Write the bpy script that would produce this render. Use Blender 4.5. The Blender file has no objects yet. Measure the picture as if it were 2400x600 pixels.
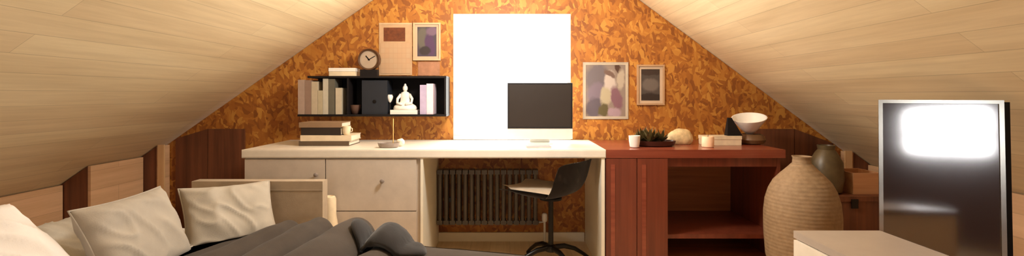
import bpy, bmesh, math, random
from mathutils import Vector, Matrix, noise as mnoise
random.seed(7)
SC = bpy.context.scene
COL = SC.collection
R = math.radians
CX, HY, F, EYE = 1195.0, 223.0, 1106.0, 1.08
def P(px, py, d):
    return Vector(((px - CX) * d / F, d, EYE - (py - HY) * d / F))
def XW(px, d): return (px - CX) * d / F
def ZW(py, d): return EYE - (py - HY) * d / F
def lin(r, g, b):
    f = lambda c: (c/255/12.92) if c/255 <= .04045 else ((c/255+.055)/1.055)**2.4
    return (f(r), f(g), f(b), 1)

# ------------------------------------------------------------------ materials
def nodes(name):
    m = bpy.data.materials.new(name); m.use_nodes = True
    nt = m.node_tree
    return m, nt, nt.nodes['Principled BSDF']
def N(nt, t, **kw):
    n = nt.nodes.new(t)
    for k, v in kw.items(): setattr(n, k, v)
    return n
def ramp(nt, stops):
    r = N(nt, 'ShaderNodeValToRGB'); e = r.color_ramp.elements
    e[0].position, e[0].color = stops[0]; e[1].position, e[1].color = stops[1]
    for p, c in stops[2:]:
        x = e.new(p); x.color = c
    return r
def mapping(nt, scale=(1,1,1), rot=(0,0,0), kind='Object', loc=(0,0,0)):
    tc = N(nt, 'ShaderNodeTexCoord'); mp = N(nt, 'ShaderNodeMapping')
    mp.inputs['Scale'].default_value = scale; mp.inputs['Rotation'].default_value = rot
    mp.inputs['Location'].default_value = loc
    nt.links.new(tc.outputs[kind], mp.inputs['Vector'])
    return mp
def mixc(nt, fac, a, b, mode='MIX'):
    m = N(nt, 'ShaderNodeMix', data_type='RGBA', blend_type=mode)
    for s, v in ((0, fac), (6, a), (7, b)):
        if hasattr(v, 'is_output'): nt.links.new(v, m.inputs[s])
        else: m.inputs[s].default_value = v
    return m.outputs[2]
def noise(nt, vec, scale=5, detail=4, rough=.6):
    n = N(nt, 'ShaderNodeTexNoise'); n.inputs['Scale'].default_value = scale
    n.inputs['Detail'].default_value = detail; n.inputs['Roughness'].default_value = rough
    if vec is not None: nt.links.new(vec, n.inputs['Vector'])
    return n
def bump(nt, bsdf, h, strength=.3, dist=.01):
    b = N(nt, 'ShaderNodeBump'); b.inputs['Strength'].default_value = strength; b.inputs['Distance'].default_value = dist
    nt.links.new(h, b.inputs['Height']); nt.links.new(b.outputs[0], bsdf.inputs['Normal'])

def plain(name, c, rough=.5, metal=0.0, vary=.08, scale=14, spec=None, bmp=0, coat=0):
    m, nt, b = nodes(name)
    mp = mapping(nt); n = noise(nt, mp.outputs[0], scale)
    d = tuple(x*(1-vary*2) for x in c[:3]) + (1,); l = tuple(min(1, x*(1+vary)) for x in c[:3]) + (1,)
    r = ramp(nt, [(.3, d), (.7, l)]); nt.links.new(n.outputs[0], r.inputs[0])
    nt.links.new(r.outputs[0], b.inputs['Base Color'])
    b.inputs['Roughness'].default_value = rough; b.inputs['Metallic'].default_value = metal
    if spec is not None: b.inputs['Specular IOR Level'].default_value = spec
    if coat: b.inputs['Coat Weight'].default_value = coat; b.inputs['Coat Roughness'].default_value = .12
    if bmp: bump(nt, b, n.outputs[0], bmp, .004)
    return m

def planks(name, c1, c2, swap, row=.1, rough=.5, length=1.7, grain=.35):
    """boards running along Y; swap picks the across axis: 'X' or 'Z'"""
    m, nt, b = nodes(name)
    tc = N(nt, 'ShaderNodeTexCoord'); sx = N(nt, 'ShaderNodeSeparateXYZ'); cx = N(nt, 'ShaderNodeCombineXYZ')
    nt.links.new(tc.outputs['Object'], sx.inputs[0])
    nt.links.new(sx.outputs['Y'], cx.inputs[0]); nt.links.new(sx.outputs[swap], cx.inputs[1])
    br = N(nt, 'ShaderNodeTexBrick'); nt.links.new(cx.outputs[0], br.inputs['Vector'])
    br.offset = .37
    br.inputs['Color1'].default_value = c1; br.inputs['Color2'].default_value = c2
    br.inputs['Mortar'].default_value = tuple(x*.72 for x in c2[:3]) + (1,)
    br.inputs['Scale'].default_value = 1; br.inputs['Mortar Size'].default_value = .0015
    br.inputs['Mortar Smooth'].default_value = .6
    br.inputs['Brick Width'].default_value = length; br.inputs['Row Height'].default_value = row
    mp = N(nt, 'ShaderNodeMapping'); mp.inputs['Scale'].default_value = (1.6, 34, 1)
    nt.links.new(cx.outputs[0], mp.inputs['Vector'])
    g = noise(nt, mp.outputs[0], 1.0, 5, .65)
    mp2 = N(nt, 'ShaderNodeMapping'); mp2.inputs['Scale'].default_value = (.9, 7, 1)
    nt.links.new(cx.outputs[0], mp2.inputs['Vector'])
    g2 = noise(nt, mp2.outputs[0], 1.0, 3, .5)
    rp = ramp(nt, [(.3, (.6,.53,.45,1)), (.62, (1,1,1,1))]); nt.links.new(g.outputs[0], rp.inputs[0])
    rp2 = ramp(nt, [(.3, (.76,.70,.62,1)), (.7, (1,1,1,1))]); nt.links.new(g2.outputs[0], rp2.inputs[0])
    c = mixc(nt, grain, br.outputs['Color'], rp.outputs[0], 'MULTIPLY')
    c = mixc(nt, .6, c, rp2.outputs[0], 'MULTIPLY')
    nt.links.new(c, b.inputs['Base Color']); b.inputs['Roughness'].default_value = rough
    bump(nt, b, g.outputs[0], .08, .003)
    return m

def woodgrain(name, c1, c2, axis='Z', rough=.4, coat=0, spec=.5, fine=30):
    m, nt, b = nodes(name)
    s = {'X': (1.5, fine, fine), 'Y': (fine, 1.5, fine), 'Z': (fine, fine, 1.5)}[axis]
    mp = mapping(nt, s); n = noise(nt, mp.outputs[0], 1, 5, .6)
    r = ramp(nt, [(.32, c1), (.68, c2)]); nt.links.new(n.outputs[0], r.inputs[0])
    nt.links.new(r.outputs[0], b.inputs['Base Color']); b.inputs['Roughness'].default_value = rough
    b.inputs['Specular IOR Level'].default_value = spec
    if coat: b.inputs['Coat Weight'].default_value = coat; b.inputs['Coat Roughness'].default_value = .2
    return m

def osb_mat():
    m, nt, b = nodes('strand_board')
    tc = N(nt, 'ShaderNodeTexCoord')
    dn = noise(nt, tc.outputs['Object'], 9, 2)
    add = N(nt, 'ShaderNodeVectorMath', operation='MULTIPLY_ADD')
    nt.links.new(dn.outputs['Color'], add.inputs[0]); add.inputs[1].default_value = (.05,)*3
    nt.links.new(tc.outputs['Object'], add.inputs[2])
    outs = []
    for rot, sc in ((R(25), (16, 4, 44)), (R(-50), (18, 4, 40)), (R(80), (15, 4, 46))):
        mp = N(nt, 'ShaderNodeMapping'); mp.vector_type = 'TEXTURE'
        mp.inputs['Rotation'].default_value = (0, rot, 0)
        nt.links.new(add.outputs[0], mp.inputs['Vector'])
        mp2 = N(nt, 'ShaderNodeMapping'); mp2.inputs['Scale'].default_value = sc
        nt.links.new(mp.outputs[0], mp2.inputs['Vector'])
        v = N(nt, 'ShaderNodeTexVoronoi'); v.inputs['Scale'].default_value = 1.0
        nt.links.new(mp2.outputs[0], v.inputs['Vector'])
        s = N(nt, 'ShaderNodeSeparateColor'); nt.links.new(v.outputs['Color'], s.inputs[0])
        outs.append((s.outputs[0], s.outputs[1]))
    pal = [(.0, lin(138, 78, 24)), (.3, lin(162, 96, 32)), (.62, lin(182, 114, 40)), (1, lin(202, 142, 60))]
    cols = []
    for o in outs:
        r = ramp(nt, [pal[0], pal[3], pal[1], pal[2]]); nt.links.new(o[0], r.inputs[0]); cols.append(r.outputs[0])
    def gate(sock, t):
        g = N(nt, 'ShaderNodeMath', operation='GREATER_THAN'); nt.links.new(sock, g.inputs[0]); g.inputs[1].default_value = t
        return g.outputs[0]
    c = mixc(nt, gate(outs[1][1], .55), cols[0], cols[1])
    c = mixc(nt, gate(outs[2][1], .62), c, cols[2])
    big = noise(nt, tc.outputs['Object'], 3.0, 3)
    rb = ramp(nt, [(.35, (.72, .64, .55, 1)), (.65, (1, 1, 1, 1))]); nt.links.new(big.outputs[0], rb.inputs[0])
    c = mixc(nt, .6, c, rb.outputs[0], 'MULTIPLY')
    nt.links.new(c, b.inputs['Base Color']); b.inputs['Roughness'].default_value = .55
    bump(nt, b, outs[0][0], .12, .003)
    return m

def fabric(name, c, weave=260, vary=.1, rough=.95):
    m, nt, b = nodes(name)
    mp = mapping(nt)
    n = noise(nt, mp.outputs[0], 8, 4); w = noise(nt, mp.outputs[0], weave, 2)
    d = tuple(x*(1-vary*1.6) for x in c[:3]) + (1,); l = tuple(min(1, x*(1+vary)) for x in c[:3]) + (1,)
    r = ramp(nt, [(.3, d), (.7, l)]); nt.links.new(n.outputs[0], r.inputs[0])
    nt.links.new(r.outputs[0], b.inputs['Base Color']); b.inputs['Roughness'].default_value = rough
    b.inputs['Sheen Weight'].default_value = .15
    bump(nt, b, w.outputs[0], .25, .002)
    return m

def blobs(name, base, items, rough=.6, nz=.06):
    """printed picture: soft ellipses in the sheet's own Generated x/z coordinates"""
    m, nt, b = nodes(name)
    tc = N(nt, 'ShaderNodeTexCoord')
    dn = noise(nt, tc.outputs['Generated'], 5, 4)
    add = N(nt, 'ShaderNodeVectorMath', operation='MULTIPLY_ADD')
    nt.links.new(dn.outputs['Color'], add.inputs[0]); add.inputs[1].default_value = (nz*2,)*3
    sub = N(nt, 'ShaderNodeVectorMath', operation='SUBTRACT'); sub.inputs[1].default_value = (nz,)*3
    nt.links.new(tc.outputs['Generated'], add.inputs[2]); nt.links.new(add.outputs[0], sub.inputs[0])
    c = base
    for (x, z, rx, rz, rot, colr) in items:
        o = N(nt, 'ShaderNodeVectorMath', operation='SUBTRACT'); o.inputs[1].default_value = (x, .5, z)
        nt.links.new(sub.outputs[0], o.inputs[0])
        vr = N(nt, 'ShaderNodeVectorRotate', rotation_type='Y_AXIS'); vr.inputs['Angle'].default_value = R(rot)
        nt.links.new(o.outputs[0], vr.inputs['Vector'])
        sc = N(nt, 'ShaderNodeVectorMath', operation='MULTIPLY'); sc.inputs[1].default_value = (1/rx, 0, 1/rz)
        nt.links.new(vr.outputs[0], sc.inputs[0])
        ln = N(nt, 'ShaderNodeVectorMath', operation='LENGTH'); nt.links.new(sc.outputs[0], ln.inputs[0])
        mr = N(nt, 'ShaderNodeMapRange'); mr.inputs[1].default_value = 1.15; mr.inputs[2].default_value = .8
        nt.links.new(ln.outputs['Value'], mr.inputs[0])
        c = mixc(nt, mr.outputs[0], c, colr)
    if hasattr(c, 'is_output'): nt.links.new(c, b.inputs['Base Color'])
    else: b.inputs['Base Color'].default_value = c
    b.inputs['Roughness'].default_value = rough
    return m

M = {}
M['ceil'] = planks('pale_boards', lin(240,220,180), lin(230,206,166), 'X', .095)
M['knee'] = planks('eaves_boards', lin(234,192,152), lin(220,178,138), 'Z', .12, length=3.4)
M['floor'] = planks('floor_boards', lin(232,208,172), lin(222,196,158), 'X', .14, .35)
M['osb'] = osb_mat()
M['darkwood_shade'] = woodgrain('dark_wood_and_shade', lin(88,48,28), lin(122,70,42), 'Z', .5)  # dark wood of furniture, and painted shade on the low gable boards
M['postwood'] = woodgrain('pale_post_wood', lin(206,160,112), lin(222,182,134), 'Z', .5)
M['mahog'] = woodgrain('mahogany', lin(100,44,28), lin(126,60,40), 'Z', .36, coat=.25)
M['mahogtop'] = woodgrain('mahogany_top', lin(122,52,36), lin(150,76,54), 'X', .3, coat=.4)
M['mahogdark'] = woodgrain('mahogany_inside', lin(150,84,36), lin(178,102,50), 'X', .5)
M['white'] = plain('white_laminate', lin(232,222,208), .35, vary=.03)
M['ivory'] = plain('ivory_lacquer', lin(204,190,176), .4, vary=.04)
M['wframe'] = plain('window_paint', lin(240,232,214), .4, vary=.02)
M['black'] = plain('black_lacquer', lin(24,18,18), .6, vary=.1, spec=.25)
M['navy'] = plain('navy_board', lin(26,30,40), .6)
M['darkgrey'] = plain('dark_grey_enamel', lin(92,84,76), .45)
M['silver'] = plain('silver_metal', lin(214,210,206), .22, 1.0, vary=.03)
M['alu'] = plain('satin_aluminium', lin(226,226,220), .4, .35, vary=.03)
M['cream'] = plain('cream_ceramic', lin(236,216,184), .35)
M['whitecer'] = plain('white_ceramic', lin(238,232,224), .3, vary=.03)
M['greycer'] = plain('grey_ceramic', lin(150,136,128), .4)
M['brass'] = plain('pale_brass', lin(226,182,104), .3, .6)
M['screen'] = plain('dark_screen', lin(50,43,39), .45, vary=.06, scale=3, spec=.15)
M['chrome_black'] = plain('black_metal', lin(22,18,17), .35, .4)
M['shell'] = fabric('black_shell_fabric', lin(46,38,38), 300)
M['seatpad'] = fabric('beige_seat_pad', lin(226,206,182), 300)
M['vase'] = None
M['taupe'] = fabric('taupe_fabric', lin(178,158,134), 220)
M['pillow'] = fabric('beige_linen', lin(172,162,149), 240, .06)
M['pillow2'] = fabric('pale_beige_linen', lin(178,168,154), 240, .06)
M['whitelinen'] = fabric('white_cotton', lin(236,230,226), 240, .04)
M['creamlinen'] = fabric('cream_cotton', lin(186,178,165), 240, .05)
M['duvet'] = fabric('grey_brown_cotton', lin(100,88,78), 200, .1)
M['charcoal'] = fabric('charcoal_wool', lin(40,35,34), 160, .14)
M['paper'] = plain('page_paper', lin(232,222,202), .8, vary=.05)
M['leaf'] = plain('dark_olive_leaf', lin(96,82,44), .5, vary=.3, scale=30)
M['tray'] = plain('dark_red_brown_glaze', lin(62,26,18), .35)
M['stone'] = plain('cream_stone', lin(214,186,140), .6, vary=.15, scale=30)
M['peach'] = plain('peach_wax', lin(250,206,170), .5, vary=.04)
M['olive'] = plain('olive_glaze', lin(96,80,54), .4, vary=.15)
M['brownpot'] = plain('brown_glaze', lin(112,78,48), .45, vary=.12)
M['crate'] = woodgrain('tan_crate_wood', lin(186,132,92), lin(206,156,112), 'X', .5)
M['pink'] = plain('pale_pink_paper', lin(226,192,190), .7)
M['glassdark'] = None

def vase_mat():
    m, nt, b = nodes('coiled_rattan')
    mp = mapping(nt, (1, 1, 1)); w = N(nt, 'ShaderNodeTexWave', bands_direction='Z')
    w.inputs['Scale'].default_value = 16; w.inputs['Distortion'].default_value = 1.2
    nt.links.new(mp.outputs[0], w.inputs['Vector'])
    n = noise(nt, mp.outputs[0], 40, 3)
    r = ramp(nt, [(.2, lin(140,114,86)), (.8, lin(172,144,112))]); nt.links.new(n.outputs[0], r.inputs[0])
    c = mixc(nt, .04, r.outputs[0], w.outputs['Color'], 'MULTIPLY')
    nt.links.new(c, b.inputs['Base Color']); b.inputs['Roughness'].default_value = .75
    bump(nt, b, w.outputs['Fac'], .25, .004)
    return m
M['vase'] = vase_mat()
def pane_mat():
    m = bpy.data.materials.new('window_glass'); m.use_nodes = True; nt = m.node_tree; nt.nodes.clear()
    o = N(nt, 'ShaderNodeOutputMaterial'); t = N(nt, 'ShaderNodeBsdfTransparent'); g = N(nt, 'ShaderNodeBsdfGlossy')
    t.inputs[0].default_value = (.97, .98, .97, 1); g.inputs['Roughness'].default_value = .02
    mx = N(nt, 'ShaderNodeMixShader'); mx.inputs[0].default_value = .05
    nt.links.new(t.outputs[0], mx.inputs[1]); nt.links.new(g.outputs[0], mx.inputs[2]); nt.links.new(mx.outputs[0], o.inputs[0])
    return m
M['pane'] = pane_mat()
def mirror_mat():
    m, nt, b = nodes('smoked_mirror')
    mp = mapping(nt); n = noise(nt, mp.outputs[0], 2)
    r = ramp(nt, [(.3, (.40, .39, .42, 1)), (.7, (.44, .43, .46, 1))]); nt.links.new(n.outputs[0], r.inputs[0])
    nt.links.new(r.outputs[0], b.inputs['Base Color'])
    b.inputs['Metallic'].default_value = 1; b.inputs['Roughness'].default_value = .09
    return m
M['mirror'] = mirror_mat()

# ------------------------------------------------------------------ object helpers
def root_of(o):
    while o.parent: o = o.parent
    return o
def wm(o):
    return Matrix.LocRotScale(o.location, o.rotation_euler, o.scale)
def obj(name, bm, mat, parent=None, smooth=False, bevel=0, local=False):
    """bm is in world space unless local; links ONE mesh object"""
    if bevel:
        bmesh.ops.bevel(bm, geom=[e for e in bm.edges if len(e.link_faces) == 2 and e.calc_face_angle(0) > R(30)], offset=bevel, segments=2, affect='EDGES', profile=.6, clamp_overlap=True)
    if parent is not None and not local:
        bm.transform(wm(root_of(parent)).inverted())
    bmesh.ops.recalc_face_normals(bm, faces=bm.faces)
    me = bpy.data.meshes.new(name); bm.to_mesh(me); bm.free()
    me.materials.append(mat)
    if smooth:
        for p in me.polygons: p.use_smooth = True
        if smooth != 'all': me.set_sharp_from_angle(angle=R(40))
    o = bpy.data.objects.new(name, me); COL.objects.link(o)
    if parent is not None: o.parent = parent
    return o
def thing(name, label, cat, loc=(0,0,0), rotz=0, group=None):
    o = bpy.data.objects.new(name, None); COL.objects.link(o)
    o.location = loc; o.rotation_euler = (0, 0, rotz); o.empty_display_size = .05
    o['label'] = label; o['category'] = cat
    if group: o['group'] = group
    return o
def tag(o, label, cat, group=None, kind=None):
    o['label'] = label; o['category'] = cat
    if group: o['group'] = group
    if kind: o['kind'] = kind
    return o
def struct(name, bm, mat, parent=None, **kw):
    o = obj(name, bm, mat, parent, **kw)
    if parent is None: o['kind'] = 'structure'
    return o
def box(bm, lo, hi, mtx=None):
    vs = [bm.verts.new((x, y, z)) for x in (lo[0], hi[0]) for y in (lo[1], hi[1]) for z in (lo[2], hi[2])]
    for f in ((0,1,3,2),(4,6,7,5),(0,4,5,1),(2,3,7,6),(0,2,6,4),(1,5,7,3)):
        bm.faces.new([vs[i] for i in f])
    if mtx is not None:
        for v in vs: v.co = mtx @ v.co
    return vs
def B(lo, hi, mtx=None):
    bm = bmesh.new(); box(bm, lo, hi, mtx); return bm
def prism_y(bm, pts, y0, y1):
    a = [bm.verts.new((x, y0, z)) for x, z in pts]; b = [bm.verts.new((x, y1, z)) for x, z in pts]
    n = len(pts)
    bm.faces.new(a); bm.faces.new(b[::-1])
    for i in range(n): bm.faces.new([a[i], a[(i+1)%n], b[(i+1)%n], b[i]])
def lathe(bm, prof, c, seg=32, mtx=None, cap=True):
    rings = []
    for r, z in prof:
        ring = []
        for k in range(seg):
            a = 2*math.pi*k/seg
            co = Vector((r*math.cos(a), r*math.sin(a), z))
            if mtx is not None: co = mtx @ co
            ring.append(bm.verts.new(co + Vector(c)))
        rings.append(ring)
    for a, b in zip(rings, rings[1:]):
        for k in range(seg): bm.faces.new([a[k], a[(k+1)%seg], b[(k+1)%seg], b[k]])
    if cap:
        bm.faces.new(rings[0][::-1]); bm.faces.new(rings[-1])
def tube(bm, pts, rad, seg=10):
    pts = [Vector(p) for p in pts]; rings = []
    for i, p in enumerate(pts):
        t = (pts[min(i+1, len(pts)-1)] - pts[max(i-1, 0)]).normalized()
        u = t.orthogonal().normalized() if i == 0 else (rings_u - t*rings_u.dot(t)).normalized()
        rings_u = u; w = t.cross(u)
        r = rad[i] if isinstance(rad, (list, tuple)) else rad
        rings.append([bm.verts.new(p + u*(r*math.cos(2*math.pi*k/seg)) + w*(r*math.sin(2*math.pi*k/seg))) for k in range(seg)])
    for a, b in zip(rings, rings[1:]):
        for k in range(seg): bm.faces.new([a[k], a[(k+1)%seg], b[(k+1)%seg], b[k]])
    bm.faces.new(rings[0][::-1]); bm.faces.new(rings[-1])
def ring_frame(bm, x0, x1, z0, z1, y0, y1, t):
    """rectangular frame in the XZ plane as one welded ring"""
    o = [(x0,z0),(x1,z0),(x1,z1),(x0,z1)]; i = [(x0+t,z0+t),(x1-t,z0+t),(x1-t,z1-t),(x0+t,z1-t)]
    A = [bm.verts.new((x,y0,z)) for x,z in o]; Bv = [bm.verts.new((x,y0,z)) for x,z in i]
    C = [bm.verts.new((x,y1,z)) for x,z in o]; D = [bm.verts.new((x,y1,z)) for x,z in i]
    for k in range(4):
        j = (k+1) % 4
        bm.faces.new([A[k],A[j],Bv[j],Bv[k]]); bm.faces.new([C[k],D[k],D[j],C[j]])
        bm.faces.new([A[k],C[k],C[j],A[j]]); bm.faces.new([Bv[k],Bv[j],D[j],D[k]])

# ------------------------------------------------------------------ the room shell
YB, YR = 3.5, -2.5                     # gable wall in front, gable wall behind
SL, SR, ZR = .702, .74, 2.5            # pitch of the two slopes, ridge height
XE = 3.0                               # foot of the slopes
def zl(x): return ZR - (SL*-x if x < 0 else SR*x)
bm = bmesh.new(); box(bm, (-XE-.1, YR-.15, -.1), (XE+.1, YB+.15, 0)); struct('floor', bm, M['floor'])
bm = bmesh.new(); prism_y(bm, [(0,ZR),(-XE-.1,zl(-XE-.1)),(-XE-.1,zl(-XE-.1)+.12),(0,ZR+.12)], YR-.15, YB+.15); struct('ceiling_left', bm, M['ceil'])
bm = bmesh.new(); prism_y(bm, [(0,ZR),(0,ZR+.12),(XE+.1,zl(XE+.1)+.12),(XE+.1,zl(XE+.1))], YR-.15, YB+.15); struct('ceiling_right', bm, M['ceil'])
def gable(name, y0, y1, wx0, wx1, wz0, wz1, mat):
    bm = bmesh.new()
    t = .004
    polys = [
        [(-XE,0),(wx0,0),(wx0,wz0),(wx0,wz1),(wx0,zl(wx0)-t),(-XE,zl(-XE)-t)],
        [(wx1,0),(XE,0),(XE,zl(XE)-t),(wx1,zl(wx1)-t),(wx1,wz1),(wx1,wz0)],
        [(wx0,0),(wx1,0),(wx1,wz0),(wx0,wz0)],
        [(wx0,wz1),(wx1,wz1),(wx1,zl(wx1)-t),(0,ZR-t),(wx0,zl(wx0)-t)]]
    for p in polys: bm.faces.new([bm.verts.new((x, y0, z)) for x, z in p])
    bmesh.ops.remove_doubles(bm, verts=bm.verts, dist=1e-5)
    g = bmesh.ops.extrude_face_region(bm, geom=list(bm.faces))
    for v in g['geom']:
        if isinstance(v, bmesh.types.BMVert): v.co.y = y1
    return struct(name, bm, mat)
WX0, WX1, WZ0, WZ1 = XW(1062,YB), XW(1338,YB), ZW(322,YB), ZW(32,YB)
gable('wall_front', YB, YB+.05, WX0, WX1, WZ0, WZ1, M['osb'])
M['rear'] = plain('rear_wall_paint', lin(96,72,66), .8, vary=.1, scale=3)
RX0, RX1, RZ0, RZ1 = -.62, .20, 1.0, 1.53
gable('wall_back', YR, YR-.05, RX0, RX1, RZ0, RZ1, M['rear'])
struct('wall_left', B((-XE-.1, YR-.15, 0), (-XE, YB+.15, zl(-XE)-.005)), M['knee'])
struct('wall_right', B((XE, YR-.15, 0), (XE+.1, YB+.15, zl(XE)-.005)), M['knee'])

def window(name, x0, x1, z0, z1, y, s, mullion=False, sill=True):
    """y is the room-side wall plane, s = +1 when outside lies at +Y"""
    bm = bmesh.new(); ring_frame(bm, x0+.001, x1-.001, z0+.001, z1-.001, y+s*.005, y+s*.045, .022)
    if mullion: box(bm, (x0+.02, y+s*.008, z0+.20), (x1-.02, y+s*.042, z0+.235))
    w = struct(name, bm, M['wframe'])
    g = obj('pane', B((x0+.02, y+s*.023, z0+.02), (x1-.02, y+s*.027, z1-.02)), M['pane'], w)
    if sill: obj('window_sill', B((x0+.004, min(y-s*.02, y+s*.004), z0-.014), (x1-.004, max(y-s*.02, y-s*.001), z0+.012)), M['wframe'], w, bevel=.003)
    return w
window('window_1', WX0, WX1, WZ0, WZ1, YB, 1)
window('window_2', RX0, RX1, RZ0, RZ1, YR, -1, mullion=True)

# eaves: stepped board fronts with dark ends under the slope
def eaves_box(name, label, xf, xb, y0, y1, side, yend=None):
    """front board at |x|=xf, running back to |x|=xb, dark end panel at y0 facing the room"""
    t = thing(name, label, 'cupboard', (side*xf, (y0+y1)/2, 0))
    zt = zl(side*xf) - .006
    lo, hi = sorted((side*xf, side*(xf+.018)))
    obj('front_panel', B((lo, y0+.001, .0), (hi, y1, zt - .018*(SL if side < 0 else SR))), M['knee'], t)
    bm = bmesh.new()
    a, b = side*(xf+.0185), side*xb
    prism_y(bm, [(a, 0), (b, 0), (b, zl(b)-.006), (a, zl(a)-.006)], y0, y0+.02)
    obj('end_panel', bm, M['darkwood_shade'], t)
    return t
eaves_box('eaves_cupboard', 'low board-fronted eaves cupboard at the left picture edge, above the white pillow', 2.80, 2.99, .6, 2.955, -1)
eaves_box('eaves_cupboard', 'board-fronted eaves cupboard behind the beige pillows, with a dark sloped end', 2.63, 2.99, 2.96, 3.385, -1)
eaves_box('eaves_cupboard', 'narrow dark-ended eaves cupboard in the left corner of the strand board wall', 2.52, 2.99, 3.39, 3.495, -1)
eaves_box('eaves_cupboard', 'board-fronted eaves cupboard along the right slope behind the standing mirror', 2.57, 2.99, .6, 3.385, 1)
eaves_box('eaves_cupboard', 'narrow dark-ended eaves cupboard in the right corner behind the tan crate', 2.45, 2.99, 3.39, 3.495, 1)
# pale corner posts, low boards coloured as shade on the strand board, baseboard
struct('trim_1', B((-2.519,3.375,0),(-2.475,3.388,zl(-2.52)-.006)), M['postwood'])
struct('trim_2', B((2.40,3.375,0),(2.449,3.388,zl(2.45)-.006)), M['postwood'])
def shade_panel(name, x0, x1, z0):
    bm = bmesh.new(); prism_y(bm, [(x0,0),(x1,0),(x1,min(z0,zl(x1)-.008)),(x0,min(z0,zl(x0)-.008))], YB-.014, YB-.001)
    struct(name, bm, M['darkwood_shade'], bevel=.003)
shade_panel('shade_trim_3', -2.47, -2.235, .83)
shade_panel('shade_trim_4', -2.23, -1.96, .83)
shade_panel('shade_trim_5', 1.80, 2.10, .83)
shade_panel('shade_trim_6', 2.105, 2.39, .83)
struct('baseboard_front', B((-.53, YB-.016, 0), (.55, YB-.001, .065)), M['wframe'], bevel=.003)

# ------------------------------------------------------------------ desk run under the window
D0, D1 = 2.85, 3.485
XL, XM, XR = -1.62, .58, 1.665
KL, KR = -.541, .554
t = thing('worktop', 'long white worktop under the window, blown bright by daylight', 'worktop', ((XL+XM)/2, D0, .70))
obj('worktop_board', B((XL, D0, .70), (XM, D1, .75)), M['white'], t, bevel=.005)
obj('edge_band', B((XL+.002, D0-.0025, .706), (XM-.002, D0+.001, .744)), M['white'], t)
t = thing('desk_cabinet', 'ivory drawer cabinet under the left end of the white worktop', 'cabinet', ((XL+KL)/2, D0+.02, 0))
bm = bmesh.new(); box(bm, (XL+.01, D0+.022, 0), (KL, D1, .699)); obj('carcass', bm, M['ivory'], t, bevel=.003)
xs = [XL+.012, XW(762, D0), KL-.022]
for i in range(2):
    x0, x1 = xs[i]+.003, xs[i+1]-.003
    if i == 0:
        dr = obj('door', B((x0, D0+.006, .06), (x1, D0+.021, .692)), M['ivory'], t, bevel=.003)
        kb = bmesh.new(); lathe(kb, [(.006,0),(.006,.01),(.012,.014),(.012,.022),(.006,.026)], (x1-.05, D0+.006, .60), 14, Matrix.Rotation(R(90), 3, 'X'))
        obj('knob', kb, M['greycer'], dr, smooth=True)
    else:
        for z0, z1 in ((.06,.375),(.381,.692)):
            dr = obj('drawer', B((x0, D0+.006, z0), (x1, D0+.021, z1)), M['ivory'], t, bevel=.003)
            kb = bmesh.new(); lathe(kb, [(.006,0),(.006,.01),(.013,.014),(.013,.022),(.006,.026)], ((x0+x1)/2+.07, D0+.006, z1-.13), 14, Matrix.Rotation(R(90), 3, 'X'))
            obj('knob', kb, M['greycer'], dr, smooth=True)
obj('side_panel', B((KL+.0005, D0+.004, 0), (KL+.016, D1, .699)), M['wframe'], t, bevel=.002)
lg = obj('desk_leg_panel', B((KR, D0+.004, 0), (KR+.02, D1, .699)), M['wframe'], bevel=.002)
tag(lg, 'upright white leg panel right of the chair, holding up the worktop', 'desk leg')
t = thing('worktop', 'red-brown mahogany worktop carrying the bowls and boxes beside the window', 'worktop', ((XM+XR)/2, D0, .70))
obj('worktop_board', B((XM+.001, D0, .70), (XR, D1, .75)), M['mahogtop'], t, bevel=.006)
t = thing('mahogany_cabinet', 'red-brown mahogany cabinet with one door and an open shelf bay', 'cabinet', ((XM+XR)/2, D0+.02, 0))
x0, x1, xd = XM, XR-.02, XW(1566, D0)
obj('side_panel', B((x0, D0+.02, 0), (x0+.02, D1, .699)), M['mahog'], t, bevel=.002)
obj('side_panel', B((x1-.02, D0+.02, 0), (x1, D1, .699)), M['mahog'], t, bevel=.002)
obj('divider', B((xd-.02, D0+.02, 0), (xd, D1, .699)), M['mahog'], t, bevel=.002)
obj('back_panel', B((x0+.021, D1-.012, .0), (x1-.021, D1, .699)), M['mahogdark'], t)
obj('top_rail', B((xd+.001, D0+.022, .645), (x1-.021, D0+.04, .699)), M['mahog'], t, bevel=.002)
obj('bottom_board', B((xd+.001, D0+.024, .05), (x1-.021, D1-.014, .07)), M['mahogdark'], t, bevel=.002)
obj('shelf', B((xd+.001, D0+.03, .205), (x1-.021, D1-.014, .23)), M['mahog'], t, bevel=.002)
dw = (xd - x0 - .0) / 2
for k in range(2):
    dr = obj('door', B((x0+.002+k*dw, D0+.002, .04), (x0+dw-.002+k*dw, D0+.019, .697)), M['mahog'], t, bevel=.003)
    obj('stile', B((x0+dw*k+.03, D0-.001, .08), (x0+dw*k+.055, D0+.003, .66)), M['mahogtop'], dr, bevel=.0015)

# radiator in the kneehole
t = thing('radiator', 'dark grey column radiator on the wall under the desk', 'radiator', (-.17, 3.4, .16))
for k in range(16):
    xk = -.50 + k*.0455
    bm = bmesh.new(); 
    for yy in (3.375, 3.425): tube(bm, [(xk, yy, .17), (xk, yy, .53)], .014, 10)
    box(bm, (xk-.019, 3.362, .155), (xk+.019, 3.44, .185)); box(bm, (xk-.019, 3.362, .515), (xk+.019, 3.44, .545))
    obj('column', bm, M['darkgrey'], t, smooth=True)
bm = bmesh.new(); tube(bm, [(-.51,3.40,.165),(.21,3.40,.165)], .012); obj('lower_pipe', bm, M['darkgrey'], t, smooth=True)
bm = bmesh.new(); tube(bm, [(.205,3.40,.165),(.25,3.40,.165),(.25,3.40,.002)], .009); obj('feed_pipe', bm, M['alu'], t, smooth=True)
bm = bmesh.new(); lathe(bm, [(.016,0),(.02,.01),(.02,.05),(.012,.06)], (.25,3.40,.17), 14); obj('valve', bm, M['whitecer'], t, smooth=True)
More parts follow.
